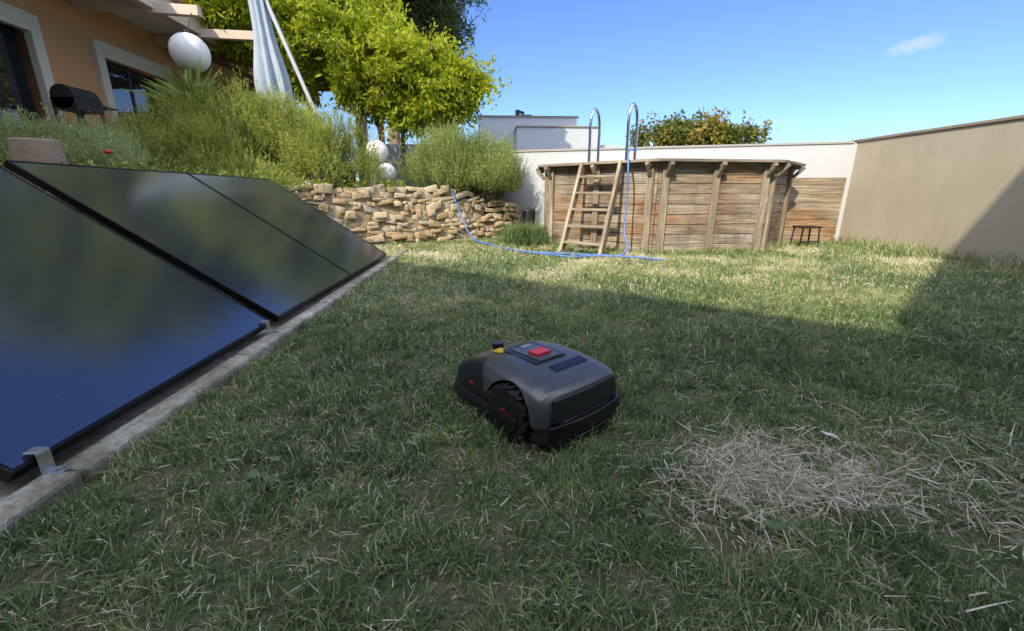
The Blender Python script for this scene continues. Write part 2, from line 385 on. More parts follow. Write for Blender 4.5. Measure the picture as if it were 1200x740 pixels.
# ---------------------------------------------------------------- stone retaining wall
MST=tonemat('limestone',[(0,(.40,.29,.17)),(.35,(.56,.43,.27)),(.7,(.64,.52,.36)),(1,(.46,.41,.34))],rough=.9,bs=.6,bscale=28,nmix=.7,bd=.012)
sw=empty('stone_retaining_wall',(-1,7,0))
path=[Vector((-2.75,6.0)),Vector((-1.73,6.63)),Vector((-.6,7.25)),Vector((.35,7.8)),Vector((.55,8.3)),Vector((.5,9.2))]
seg=[(path[i],path[i+1],(path[i+1]-path[i]).length) for i in range(len(path)-1)]
TL=sum(q[2] for q in seg)
def pat(d):
    for a,b_,l in seg:
        if d<=l: return a+(b_-a)*(d/l),(b_-a).normalized()
        d-=l
    return b_,(b_-a).normalized()
def topz(d): return .84-.10*max(0,min(1,(d-2.3)/.6))-.25*max(0,min(1,(d-2.9)/.9))
bm=bmesh.new(); tl=[]
z=0.0
while z<.9:
    h=random.uniform(.045,.10); d=random.uniform(-.1,0)
    while d<TL:
        l=random.uniform(.06,.25); hh=h*random.uniform(.8,1.6)
        if z+hh*.5<topz(max(d,0)):
            p,tg=pat(min(max(d+l/2,0),TL-.01)); nrm=Vector((tg.y,-tg.x)); zz=z+h/2+random.uniform(-.025,.025)
            r=bmesh.ops.create_cube(bm,size=1); vs=r['verts']
            rot=Matrix((Vector((tg.x,tg.y,0)),Vector((nrm.x,nrm.y,0)),Vector((0,0,1)))).transposed()
            rot=rot@Matrix.Rotation(random.gauss(0,.2),3,'Y')@Matrix.Rotation(random.gauss(0,.15),3,'Z')
            off=random.uniform(-.05,.03)
            for v in vs:
                q=Vector((v.co.x*l*1.1*random.uniform(.65,1.1),v.co.y*.2*random.uniform(.85,1.1),v.co.z*hh*1.05*random.uniform(.6,1.12)))
                v.co=rot@q+Vector((p.x+nrm.x*off,p.y+nrm.y*off,zz))
            tl+= [random.random()]*6
        d+=l
    z+=h
me=bpy.data.meshes.new('stones'); bm.to_mesh(me); bm.free()
at=me.attributes.new('tone','FLOAT','FACE'); at.data.foreach_set('value',tl); me.materials.append(MST)
o=bpy.data.objects.new('stones',me); link(o,sw)
bv=o.modifiers.new('b','BEVEL'); bv.width=.012; bv.segments=2; me.shade_smooth()
bk=MB()
for a,b_,l in seg:
    za=.3 if a.x>.2 else (.4 if a.x>-.7 else .72)
    bk.beam((a.x,a.y,za/2),(b_.x,b_.y,za/2),.12,za)
bk.obj('wall_core',simple('wall_earth',(.30,.23,.15),(.40,.32,.22),12,.95),sw)

# ---------------------------------------------------------------- boundary walls
m,nt,b,o=newmat('render_beige')
n1=noise(nt,.9,6,.6); col=ramp(nt,n1,[(.3,(.44,.375,.28)),(.7,(.51,.445,.345))])
n2=noise(nt,14,4,.6,stretch=(1,1,.15)); st=ramp(nt,n2,[(.35,(.86,.84,.80)),(.6,(1,1,1))]); col=mixc(nt,.3,col,st,'MULTIPLY')
n4_=noise(nt,3,6,.65); st=ramp(nt,n4_,[(.35,(.88,.88,.86)),(.6,(1,1,1))]); col=mixc(nt,.6,col,st,'MULTIPLY')
nt.links.new(col,b.inputs['Base Color']); b.inputs['Roughness'].default_value=.9; bump(nt,b,noise(nt,90,4),.3,.004); MBE=m
MWH=simple('white_render',(.57,.58,.61),(.52,.53,.555),1.5,.9,bs=.2,bscale=60)
MCO=simple('wall_coping_stone',(.33,.27,.20),(.24,.20,.15),5,.9)
w=empty('boundary_wall',(5.6,3,0))
a=MB(); a.box((5.62,1.8,.74),(.2,9.75,1.52)); a.obj('rendered_wall',MBE,w)
a=MB(); a.box((5.62,1.8,1.52),(.25,9.75,.035)); a.obj('coping',MCO,w,bev=.005)
w=empty('white_garden_wall',(2.5,7.7,0))
a=MB(); a.beam((5.8,6.56,.74),(-.6,8.68,.74),.18,1.5); a.obj('rendered_wall',MWH,w)
a=MB(); a.beam((5.5,6.66,1.50),(-.6,8.68,1.50),.22,.03); a.obj('coping',simple('white_coping',(.42,.40,.36),(.36,.34,.30),4,.9),w)

# ---------------------------------------------------------------- pool
MWD=woodmat('weathered_pine',[(0,(.34,.27,.19)),(.5,(.44,.36,.265)),(1,(.42,.38,.32))],stain=.6)
MWG=woodmat('grey_deck_wood',[(0,(.30,.25,.19)),(1,(.42,.36,.28))])
pv=[(.90,6.6),(2.1,5.45),(3.6,5.58),(4.30,6.22),(4.15,6.72),(2.9,7.2),(1.6,7.6),(1.0,7.4)]
pool=empty('above_ground_pool',(2.6,6.5,0))
pl=MB(); br=MB(); cp=MB()
N=len(pv); PZ=1.13
for i in range(N):
    a=Vector(pv[i]); b_=Vector(pv[(i+1)%N]); d=(b_-a).normalized(); nn=Vector((d.y,-d.x))
    h=PZ/9
    for k in range(9):
        o_=nn*random.uniform(-.005,.005)
        pl.beam((a.x+o_.x,a.y+o_.y,h*(k+.5)),(b_.x+o_.x,b_.y+o_.y,h*(k+.5)),.045,h-.007,tone=min(1,max(0,random.gauss(.5,.35))))
    nb=2 if (b_-a).length>1.2 else 1
    for j in range(0,nb+1):
        if j==0 or j==nb:
            q=a+d*.075 if j==0 else b_-d*.075
        else: q=a+(b_-a)*(j/nb)
        q=q+nn*.045
        br.box((q.x,q.y,PZ/2),(.085,.045,PZ),Matrix((Vector((d.x,d.y,0)),Vector((nn.x,nn.y,0)),Vector((0,0,1)))).transposed(),tone=random.random())
        t0=Vector((q.x+nn.x*.03,q.y+nn.y*.03)); t1=t0+nn*.12
        br.beam((t0.x,t0.y,PZ-.15),(t1.x,t1.y,PZ-.02),.045,.04)
        br.beam((t0.x,t0.y,PZ-.026),(t1.x,t1.y,PZ-.026),.045,.045)
def offs(r):
    out=[]
    for i in range(N):
        p0=Vector(pv[i-1]);p=Vector(pv[i]);p1=Vector(pv[(i+1)%N])
        d0=(p-p0).normalized();d1=(p1-p).normalized(); n0=Vector((d0.y,-d0.x));n1=Vector((d1.y,-d1.x))
        bb=(n0+n1).normalized(); out.append(p+bb*(r/max(.3,bb.dot(n0))))
    return out
for k,(r0,r1) in enumerate([(.17,.085),(.08,-.01),(-.02,-.11)]):
    A=offs(r0);B=offs(r1)
    for i in range(N):
        j=(i+1)%N; tn=random.random()
        z0,z1=PZ+.002,PZ+.032
        pts=[A[i],A[j],B[j],B[i]]
        for zz,rev in ((z1,0),(z0,1)):
            q=[(p.x,p.y,zz) for p in pts]; 
            n0=len(cp.V); cp.V+=[Vector(x) for x in (q[::-1] if rev else q)]; cp.F.append([n0,n0+1,n0+2,n0+3]); cp.T.append(tn); cp.M.append(0)
            dd=(A[j]-A[i]).normalized(); cp.U.append([(Vector(x[:2]).dot(dd)+k*7,Vector(x[:2]).dot(Vector((-dd.y,dd.x)))) for x in (q[::-1] if rev else q)])
        for u,v in ((pts[0],pts[1]),(pts[2],pts[3])):
            n0=len(cp.V); cp.V+=[Vector((u.x,u.y,z0)),Vector((v.x,v.y,z0)),Vector((v.x,v.y,z1)),Vector((u.x,u.y,z1))]; cp.F.append([n0,n0+1,n0+2,n0+3]); cp.T.append(tn); cp.M.append(0)
            ln=(v-u).length; cp.U.append([(0,0),(ln,0),(ln,.03),(0,.03)])
pl.obj('wall_planks',MWD,pool,bev=.004); br.obj('posts_and_brackets',MWG,pool,bev=.004); cp.obj('deck_coping',MWG,pool)
wt=MB(); wt.poly([(p[0],p[1],1.0) for p in pv]); wt.obj('pool_water',simple('pool_water_blue',(.05,.25,.35),(.05,.22,.32),2,.05,bs=.1),pool)
ld=empty('wooden_pool_ladder',(1.3,5.7,0)); lb=MB()
F1,F2=Vector((.94,5.60,0)),Vector((1.36,5.19,0)); T1,T2=Vector((1.27,6.03,1.12)),Vector((1.68,5.65,1.12))
for F,T in ((F1,T1),(F2,T2)): lb.beam(F,T+ (T-F)*.02,.04,.11)
for k in range(5):
    f=.13+.185*k; a=F1.lerp(T1,f); b_=F2.lerp(T2,f); dd=(b_-a).normalized()*.018
    lb.beam(a+dd,b_-dd,.11,.028)
lb.obj('rails_and_steps',woodmat('ladder_wood',[(0,(.38,.31,.22)),(1,(.48,.41,.32))]),ld,bev=.003)
MSS=simple('stainless_steel',(.65,.65,.66),(.55,.55,.56),8,.18,1,bs=0)
nE=Vector((-.68,-.73,0))
for c in (Vector((1.43,6.09,0)),Vector((1.82,5.72,0))):
    hp=[]
    for k,(u,z_) in enumerate([(.12,1.165),(.12,1.4),(.12,1.66),(.095,1.76),(.03,1.82),(-.05,1.80),(-.10,1.72),(-.12,1.6),(-.12,1.4),(-.12,.9)]):
        q=c+nE*u; hp.append((q.x,q.y,z_))
    curve('pool_handrail',hp,.019,MSS)
MHO=simple('blue_hose',(.10,.22,.62),(.08,.18,.52),20,.4,bs=0)
hz=.04
hp=[(-.62,7.3,.86),(-.58,7.12,.78),(-.45,6.98,.45),(-.28,6.75,.12),(0.02,6.32,hz),(.22,5.85,hz),(.36,5.6,hz),(.7,5.25,hz),(.95,5.02,hz),(1.3,5.06,hz),(1.65,4.95,hz),(1.93,4.69,hz)]
curve('garden_hose',hp,.011,MHO)
hp=[(1.9,5.75,1.3),(1.72,5.5,1.25),(1.68,5.35,1.1),(1.69,5.33,.7),(1.66,5.25,.3),(1.65,5.12,.08),(1.3,5.16,hz),(.95,5.3,hz),(.6,5.38,hz)]
curve('garden_hose',hp,.011,MHO)
fn=MB()
for k in range(8): fn.beam((4.48,6.66,.06+.125*k),(5.40,6.50,.06+.125*k),.03,.118)
fn.obj('wooden_screen',MWD,bev=.003)
st=MB(); sx,sy=4.55,6.0
st.box((sx,sy,.30),(.28,.22,.025))
for dx in (-.12,.12):
    for dy in (-.09,.09): st.beam((sx+dx*1.15,sy+dy*1.1,0),(sx+dx,sy+dy,.29),.02,.02)
st.box((sx,sy-.09,.1),(.24,.015,.015)); st.obj('black_stool',simple('black_plastic',(.015,.015,.015),(.025,.025,.025),10,.5),bev=.003)
pm=empty('pool_pump',(.55,7.2,0)); MBK=simple('pump_plastic',(.02,.02,.022),(.03,.03,.03),10,.5)
prim('filter_tank','cyl',(.62,7.05,.27),MBK,pm,r=.13,d=.44); prim('tank_dome','sph',(.62,7.05,.49),MBK,pm,r=.13,scale=(1,1,.5))
prim('motor','cyl',(.55,6.85,.13),MBK,pm,rot=Matrix.Rotation(math.pi/2,3,'Y'),r=.09,d=.3)
curve('pipe',[(.62,7.0,.5),(.5,6.85,.45),(.5,6.8,.15)],.02,MBK,pm)

# ---------------------------------------------------------------- house
MOR=simple('orange_stucco',(.66,.36,.18),(.60,.32,.155),1.2,.95,bs=.3,bscale=70)
MCR=simple('cream_trim',(.72,.66,.56),(.66,.60,.50),3,.8)
MSO=simple('white_soffit',(.80,.76,.70),(.74,.70,.64),2,.85)
MTI=simple('terracotta_tiles',(.38,.17,.09),(.28,.12,.06),5,.9)
m,nt,b,o=newmat('window_glass'); b.inputs['Base Color'].default_value=(.02,.025,.03,1); b.inputs['Roughness'].default_value=.03; b.inputs['IOR'].default_value=1.9; MGL=m
MDF=simple('dark_window_frame',(.02,.02,.022),(.03,.03,.03),10,.4)
hs=empty('house',(-8,3,0))
hw=MB(); xf=-5.8
ops=[(4.9,6.6),(7.4,9.0)]; zt=2.93
for (a_,b_) in ((-2,4.9),(6.6,7.4),(9.0,13)): hw.box((xf-.15,(a_+b_)/2,2.25),(.3,b_-a_,3.0))
for (a_,b_) in ops: hw.box((xf-.15,(a_+b_)/2,(zt+3.75)/2),(.3,b_-a_,3.75-zt))
hw.prism([(-12,-2),(-6.6,-2),(-6.6,13),(-12,13)],.7,3.75); hw.box((-6.35,-1.9,2.2),(.6,.2,3)); hw.box((-6.35,12.9,2.2),(.6,.2,3))
hw.obj('walls',MOR,hs)
tr=MB(); gg=MB(); df=MB()
for (a_,b_) in ops:
    tr.box((xf+.02,a_+.07,1.87),(.1,.14,2.14)); tr.box((xf+.02,b_-.07,1.87),(.1,.14,2.14)); tr.box((xf+.02,(a_+b_)/2,zt-.09),(.1,b_-a_-.28,.22))
    ya,yb=a_+.14,b_-.14; w_=(yb-ya)/2
    for k in range(2):
        y0=ya+k*w_; xx=xf-.12-.04*k
        for yy in (y0+.025,y0+w_-.025): df.box((xx,yy,1.79),(.04,.05,1.98))
        for zz in (.83,2.71): df.box((xx,y0+w_/2,zz),(.036,w_-.1,.06))
        gg.box((xx,y0+w_/2,1.78),(.01,w_-.1,1.85))
tr.obj('door_surrounds',MCR,hs,bev=.006); gg.obj('glass_doors',MGL,hs); df.obj('door_frames',MDF,hs)
rf=MB()
rf.box((-5.3,3.2,3.50),(1.0,11.6,.10)); rf.obj('porch_soffit',MSO,hs)
fb=MB()
for yy in (-2,0,2,4,5.9,7.3,8.9): fb.beam((-5.79,yy,3.36),(-4.85,yy,3.32),.14,.17)
fb.beam((-4.85,7.3,3.30),(-4.1,7.3,3.27),.10,.13); fb.beam((-4.85,8.3,3.30),(-3.7,8.3,3.27),.10,.13)
fb.box((-4.76,3.4,3.42),(.12,11.4,.28)); fb.obj('porch_beams',simple('painted_beam',(.66,.54,.44),(.6,.48,.38),3,.8),hs,bev=.006)
tt=MB(); tt.poly([(-4.65,-2.3,3.6),(-4.65,9.2,3.6),(-8.5,9.2,4.5),(-8.5,-2.3,4.5)]); tt.poly([(-12.5,-2.3,3.7),(-12.5,9.2,3.7),(-8.5,9.2,4.5),(-8.5,-2.3,4.5)][::-1])
o=tt.obj('tiled_roof',MTI,hs); sd=o.modifiers.new('s','SOLIDIFY'); sd.thickness=.06
wg=MB(); wg.prism([(-2.1,-4.6),(-8.5,.6),(-12,-2.1),(-12,-9),(-2.4,-9)][::-1],0,5.75)  # unseen wings added to cast the lawn's shadow edges, pale to bounce light
wg.prism([(-1.8,-4.32),(-1.9,-9),(7,-9),(7,-1),(3.6,.13)],0,5.73); wg.obj('occluder_wing_walls',simple('pale_render',(.72,.70,.66),(.66,.64,.6),1.5,.9),hs)
wr=MB(); wr.prism([(-2.05,-4.55),(-8.8,1.0),(-12,-2),(-12,-9.2),(-2.4,-9.2)][::-1],5.76,6.0); wr.prism([(-1.85,-4.3),(-2.2,-9.2),(7.1,-9.2),(7.1,-1),(3.6,.17)],5.765,6.0); wr.obj('occluder_wing_roof',MTI,hs)

MGW=simple('opal_globe',(.8,.8,.77),(.74,.74,.71),4,.35,bs=0)
gl=empty('globe_lamp',(-4.16,7.0,2.66)); prim('globe','sph',(-4.16,7.0,2.66),MGW,gl,r=.245); curve('cord',[(-4.16,7.0,2.9),(-4.2,7.27,3.25)],.008,MDF,gl,smooth=False); prim('cap','cyl',(-4.16,7,2.91),MDF,gl,r=.05,d=.05)
gl=empty('garden_globe_light',(-1.86,7.8,1)); prim('globe','sph',(-1.88,7.8,1.44),MGW,gl,r=.19); prim('lower_globe','sph',(-1.70,7.6,1.08),MGW,gl,r=.17); prim('stem','cyl',(-1.86,7.82,1.0),MDF,gl,r=.02,d=.6); prim('lower_stem','cyl',(-1.70,7.6,.85),MDF,gl,r=.02,d=.25)
um=empty('closed_patio_umbrella',(-3.3,7.5,.8))
bm=bmesh.new(); rings=[]
for k in range(17):
    f=k/16; z_=2.08+f*1.95; r=.19*(1-.66*f**1.3) ; r*= (1+.12*math.sin(f*9))
    ring=[]
    for j in range(64):
        t_=j/64*2*math.pi; rr=r*(1+.30*math.sin(8*t_+f*1.3)*(1-.4*f)+.07*math.sin(19*t_+f*4)); ring.append(bm.verts.new((-3.28+rr*math.cos(t_)-.10*f,7.5+rr*math.sin(t_),z_+ (.07*math.sin(8*t_) if k==0 else 0))))
    rings.append(ring)
for a_,b_ in zip(rings,rings[1:]):
    for j in range(64): bm.faces.new((a_[j],a_[(j+1)%64],b_[(j+1)%64],b_[j]))
me=bpy.data.meshes.new('folded_canopy'); bm.to_mesh(me); bm.free(); me.shade_smooth(); me.materials.append(simple('umbrella_fabric',(.40,.48,.55),(.33,.40,.47),6,.9))
link(bpy.data.objects.new('folded_canopy',me),um)
curve('pole',[(-3.27,7.5,.9),(-3.36,7.5,4.1)],.022,MSS,um,smooth=False)
curve('mast',[(-2.55,7.42,1.6),(-3.45,7.5,4.1)],.03,simple('grey_mast',(.5,.52,.55),(.45,.47,.5),5,.4),um,smooth=False)
prim('base','cyl',(-2.5,7.42,.85),MC,um,r=.3,d=.12); curve('mast_foot',[(-2.5,7.42,.85),(-2.55,7.42,1.62)],.03,MSS,um,smooth=False)
bx_,by_=-5.3,6.35
bb=empty('barbecue_grill',(bx_,by_,.8))
prim('lid','cyl',(bx_,by_,1.93),MBK,bb,rot=Matrix.Rotation(math.pi/2,3,'X'),r=.14,d=.40); prim('firebox','box',(bx_,by_,1.85),MBK,bb,scale=(.30,.40,.14),bev=.01)
lg=MB(); [lg.beam((bx_+dx,by_+dy,.8),(bx_+dx,by_+dy,1.8),.03,.03) for dx in(-.13,.13) for dy in (-.18,.18)]; lg.box((bx_,by_,1.2),(.34,.46,.02)); lg.box((bx_,by_+.33,1.88),(.3,.22,.02)); lg.obj('cart',MBK,bb)
MBA=simple('bark',(.38,.29,.21),(.26,.19,.13),9,.95,bs=.8,bd=.01)
su=empty('tree_stump',(-3.1,3.3,.8)); prim('trunk','cyl',(-3.1,3.3,.92),MBA,su,r=.16,r2=.125,d=.36,seg=14); prim('cut_face','cyl',(-3.1,3.3,1.105),simple('cut_wood',(.6,.47,.33),(.5,.38,.25),14,.9),su,r=.122,d=.012,seg=14)
MPB=simple('brown_timber',(.26,.13,.075),(.18,.09,.05),4,.8,stretch=(1,1,8))
pg=empty('pergola',(-3,9,.8)); pb=MB()
for (x,y_) in ((-2.1,9.24),(-4.3,9.24),(-2.1,11.5),(-4.3,11.5)): pb.box((x,y_,1.95),(.09,.09,2.4))
for y_ in (9.24,11.5): pb.beam((-5.8,y_,3.2),(-.8,y_,3.2),.08,.16)
for k in range(9): pb.beam((-5.4+.55*k,8.8,3.32),(-5.4+.55*k,12,3.32),.05,.10)
pb.obj('timber_frame',MPB,pg,bev=.005)
fg=MB(); fg.box((-2.16,9.0,2.42),(.12,.012,.16)); fg.box((-2.2,9.0,2.29),(.16,.012,.08)); fg.obj('red_ornament',simple('red_cloth',(.5,.06,.03),(.6,.2,.03),20,.8),pg)

# ---------------------------------------------------------------- plants
MV=tonemat('vine_leaves',[(0,(.12,.17,.012)),(.4,(.33,.40,.02)),(1,(.56,.58,.04))],rough=.5,trans=.5)
MTW=simple('twig',(.12,.08,.05),(.08,.055,.035),10,.9)
vine=empty('wisteria_vine',(-3,9.3,3))
ell=[(-1.1,9.4,2.75,.75,.8,.6),(-.65,9.5,2.95,.5,.7,.35),(-1.5,9.4,3.2,.8,.8,.45),(-2.1,9.4,3.1,.8,.8,.7),(-2.9,9.4,3.4,.9,.8,.7),(-2.7,9.2,2.8,.65,.6,.45),(-3.4,9.2,2.95,.75,.6,.5),(-3.8,9.5,3.8,1.0,.9,.65),(-4.8,9.5,4.0,1.0,.9,.75),(-5.6,9.4,4.2,.8,.9,.7),(-4.4,8.9,3.55,.7,.5,.45),(-4.6,8.5,3.95,.5,.5,.4),(-1.5,10.8,3.4,1.2,1.2,.5),(-3.5,11,4.1,1.8,1.5,.7),(-1.5,9.2,2.25,.55,.5,.38),(-1.0,9.3,2.15,.4,.4,.4),(-.45,9.3,2.6,.4,.4,.35),(-2.0,9.1,2.5,.45,.4,.35),
 (-.2,9.4,2.85,.3,.35,.2),(-4.0,10.2,4.6,1.6,1,.5),(-5.4,10,4.9,1.2,1,.5)]
P=ellcloud(ell,8500,1.9,.38,.25,.75)
D=rng.normal(size=(len(P),3)); 
tn=np.clip(.15+.6*vn(P,2.4,1)+rng.normal(0,.16,len(P))+.12*(P[:,2]-3),0,1)
leaves('foliage',P,.115,tn,MV,D,.40,vine,droop=.7)
for k in range(14):
    x=-5.5+.35*k; curve('stem',[(x,9.3,3.3),(x+.3,9.5,3.3+.25*random.random()),(x+.7,9.3+random.uniform(-.3,.3),3.0+random.random()*.4)],.012,MTW,vine)
curve('trunk',[(-2.2,9.35,.8),(-2.15,9.3,1.8),(-2.2,9.3,2.9),(-1.7,9.3,3.1)],.03,MTW,vine)
tp=[]
for k in range(160):
    e_=random.choice(ell[:19]); a_=random.uniform(-1.0,math.pi+.6); p=Vector((e_[0]+e_[3]*math.cos(a_)*.85,e_[1]-.3,e_[2]+e_[5]*math.sin(a_)*.85)); q=p+Vector((math.cos(a_)*.4,0,math.sin(a_)*.34))
    tp.append(np.array([list(p.lerp(q,random.random())) for _ in range(14)])+rng.normal(0,.04,(14,3)))
tp=np.concatenate(tp); leaves('tendril_leaves',tp,.09,rng.uniform(.4,1,len(tp)),MV,None,.4,vine)
def shootbush(name,ells,nsh,slen,mat,up=1.0,nl=11,ll=.032,lw=.0075,tb=.0):
    P=[];D=[];
    for (cx,cy,cz,rx,ry,rz) in ells:
        n=int(nsh*rx*rz)
        d=unit(rng.normal(size=(n,3))); d[:,2]=np.abs(d[:,2])*1.1-.15; r=.35+.62*rng.random(n)**.6
        r*=1+.7*(vn(d*3+cx*7,1.3)-.5)
        P.append(np.array([cx,cy,cz])+d*r[:,None]*np.array([rx,ry,rz])); dd=d*.6; dd[:,2]+=up; D.append(unit(dd+rng.normal(0,.24,(n,3))))
    P=np.concatenate(P);D=np.concatenate(D); n=len(P)
    k=vn(P,4,3); keep=k>.24; P=P[keep];D=D[keep];n=len(P)
    sl=slen*(.4+.9*rng.random(n)); tb_=np.clip(.15+.7*vn(P,5,6)+rng.normal(0,.12,n)+tb,0,1)
    f=np.tile(np.linspace(0,1,nl),n); PP=np.repeat(P,nl,0)+np.repeat(D*sl[:,None],nl,0)*f[:,None]
    DD=unit(np.repeat(D,nl,0)*.8+rng.normal(0,.6,(n*nl,3)))
    e=empty(name,(float(ells[0][0]),float(ells[0][1]),.75))
    blades('needles',PP,DD,ll*(.7+.6*rng.random(n*nl)),lw*np.ones(n*nl),np.clip(np.repeat(tb_,nl)+.25*(f-.5),0,1),mat,.2,e)
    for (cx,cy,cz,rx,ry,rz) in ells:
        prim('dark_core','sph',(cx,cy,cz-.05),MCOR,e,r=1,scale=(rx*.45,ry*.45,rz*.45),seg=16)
    return e
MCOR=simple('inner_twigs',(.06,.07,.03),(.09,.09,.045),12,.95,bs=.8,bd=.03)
MRO=tonemat('rosemary_leaves',[(0,(.11,.15,.03)),(.5,(.33,.38,.07)),(1,(.58,.60,.15))],rough=.6,trans=.35)
MLA=tonemat('lavender_leaves',[(0,(.10,.15,.04)),(.5,(.27,.34,.09)),(1,(.46,.51,.17))],rough=.6,trans=.35)
MGR=tonemat('silver_leaves',[(0,(.16,.21,.07)),(.5,(.36,.42,.16)),(1,(.56,.60,.28))],rough=.6,trans=.35)
shootbush('rosemary_bush',[(-2.3,6.75,1.05,.75,.6,.85),(-3.0,7.0,1.3,.7,.6,.85)],5600,.17,MRO)
shootbush('rosemary_bush',[(-3.6,6.8,1.35,.8,.7,.85),(-4.2,6.7,1.2,.7,.6,.8)],5000,.17,MRO)
shootbush('rosemary_bush',[(-4.6,6.4,1.05,.7,.6,.7),(-3.0,5.6,.85,.7,.5,.32),(-3.7,5.9,1.0,.7,.5,.6)],4400,.16,MRO)
shootbush('lavender_bush',[(-.55,7.75,.95,.85,.7,.82),(-.02,7.7,.85,.65,.6,.66)],6800,.28,MLA,1.0,13,.036)
shootbush('lavender_bush',[(-4.3,4.9,.9,.6,.5,.5),(-3.7,4.5,.85,.5,.4,.38),(-4.9,4.7,1.0,.5,.5,.5)],5500,.17,MGR,1.0)
shootbush('lavender_bush',[(-4.6,5.8,.95,.7,.5,.55),(-5.2,5.5,.95,.4,.5,.6)],5000,.17,MGR,1.0)
P=np.stack([rng.uniform(-2.7,-1.3,2500),np.zeros(2500),rng.uniform(.72,.95,2500)],1); P[:,1]=6.1+(P[:,0]+2.7)*.6+rng.normal(0.1,.12,2500); P=P[vn(P,4)>.4]
leaves('trailing_groundcover',P,.05,rng.random(len(P)),MRO,None,.4)
P=np.stack([rng.uniform(-3.6,-2.5,6000),rng.uniform(2.6,6.2,6000),rng.uniform(.75,.98,6000)],1); P=P[vn(P,3)>.42]
leaves('groundcover',P,.05,rng.random(len(P))*.7,MRO,None,.4)
MY=tonemat('yucca_leaves',[(0,(.22,.30,.05)),(1,(.48,.54,.16))],rough=.45,trans=.35)
yx,yy_=-4.2,6.95
yu=empty('yucca_plant',(yx,yy_,.8)); n=150
t_=rng.uniform(0,2*math.pi,n); el=rng.uniform(.1,1.5,n); D=np.stack([np.cos(t_)*np.cos(el),np.sin(t_)*np.cos(el),np.sin(el)],1)
blades('leaves',np.tile([[yx,yy_,1.95]],(n,1))+rng.normal(0,.04,(n,3)),D,rng.uniform(.45,.8,n),np.full(n,.05),rng.random(n),MY,.25,yu); prim('trunk','cyl',(yx,yy_,1.35),MBA,yu,r=.08,d=1.2,seg=12)
fl=empty('red_flower',(-3.6,4.2,.8)); prim('bloom','sph',(-3.35,4.2,1.11),simple('petal_red',(.6,.02,.04),(.5,.01,.03),30,.6),fl,r=.03,scale=(1,1,.7),seg=12); curve('stem',[(-3.4,4.25,.76),(-3.35,4.2,1.1)],.003,MW,fl,smooth=False)
MPI=tonemat('pine_needles',[(0,(.05,.075,.025)),(.5,(.12,.15,.045)),(1,(.24,.26,.08))],rough=.6,trans=.25)
def tree(name,base,trunkh,ells,dens,lsize,mat,asp=.3,r=.18,thr=.42):
    e=empty(name,base); bx,by,bz=base
    curve('trunk',[base,(bx+.1,by,bz+trunkh*.5),(bx,by,bz+trunkh)],r,MBA,e)
    for el_ in ells: curve('limb',[(bx,by,bz+trunkh*random.uniform(.6,.95)),((bx+el_[0])/2,(by+el_[1])/2,(bz+trunkh+el_[2])/2),el_[:3]],r*.35,MBA,e)
    P=ellcloud(ells,dens,1.8,thr,.35,.5); tn=np.clip(.1+.8*vn(P,1.6,2)+rng.normal(0,.15,len(P)),0,1)
    leaves('crown',P,lsize,tn,mat,None,asp,e); return e
tree('pine_tree',(-3.4,16.5,.7),7,[(-1.4,16.3,6.5,1.1,1.4,1.2),(-2.3,16.5,7.8,1.6,1.6,1.5),(-4.0,16.6,7.2,1.9,1.6,1.5),(-3.6,16.4,9.6,1.8,1.6,1.5),(-5.8,16.6,8.4,1.8,1.6,1.7),(-1.8,16.2,5.4,1.0,1,.8),(-3.4,16.2,5.6,1.3,1,.9)],1700,.24,MPI,.18,.22)
tree('reflected_tree',(-3.6,13.2,.7),8,[(-2.4,13,8.4,1.5,1.2,1.2),(-4.2,13.2,8.2,1.6,1.2,1.3),(-5.8,13.2,8.6,1.3,1.2,1.4),(-2.6,13,10.2,1.5,1.2,1.3),(-4.4,13,10.4,1.7,1.2,1.4),(-3.4,13,12,1.5,1.2,1.2),(-5.6,13,11.4,1.2,1.1,1.2)],1500,.24,MV,.5,.16,.25)  # unseen crown, added for the far panels to reflect golden green
MPH=tonemat('photinia_leaves',[(0,(.07,.11,.02)),(.5,(.20,.22,.04)),(1,(.55,.27,.06))],rough=.45,trans=.3)
tree('hedge_trees',(6.6,13.8,0),2.2,[(5.0,13.8,2.35,.75,.6,.55),(5.9,13.8,2.45,.8,.6,.6),(6.9,13.9,2.5,.8,.6,.62),(7.8,13.7,2.35,.6,.5,.6),(8.6,13.8,2.6,.25,.2,.4)],3500,.13,MPH,.45,.1,.36)
tree('garden_tree',(-3.6,-2.6,0),4.6,[(-2.9,-3.4,5.6,.5,.4,.4),(-3.9,-2.6,5.7,.5,.4,.4)],2600,.13,MV,.45,.1,.5)

# neighbour house
nb=empty('neighbour_house',(2,20,0)); q=MB()
q.box((1.75,22.0,1.95),(4.3,4,4.0)); q.box((2.9,19.4,1.7),(3.4,1.1,3.4)); q.box((4.2,20.5,1.4),(3.0,2,2.8)); q.obj('white_walls',MWH,nb)
q=MB(); q.box((1.75,22.0,3.98),(4.4,4.1,.06)); q.box((2.9,19.4,3.42),(3.5,1.2,.05)); q.obj('roof_edge',MCO,nb)
q=MB(); q.box((1.3,20.3,4.13),(.18,.18,.3)); q.beam((1.35,20.2,4.05),(1.9,20.2,4.05),.3,.03); q.beam((1.25,20.3,4.25),(1.6,20.3,4.15),.02,.12); q.obj('roof_vent',MDF,nb)
q=MB(); q.box((-2.2,15,1.5),(3.5,.3,1.6)); q.obj('grey_garden_wall',simple('grey_render',(.25,.26,.28),(.2,.21,.23),2,.9))

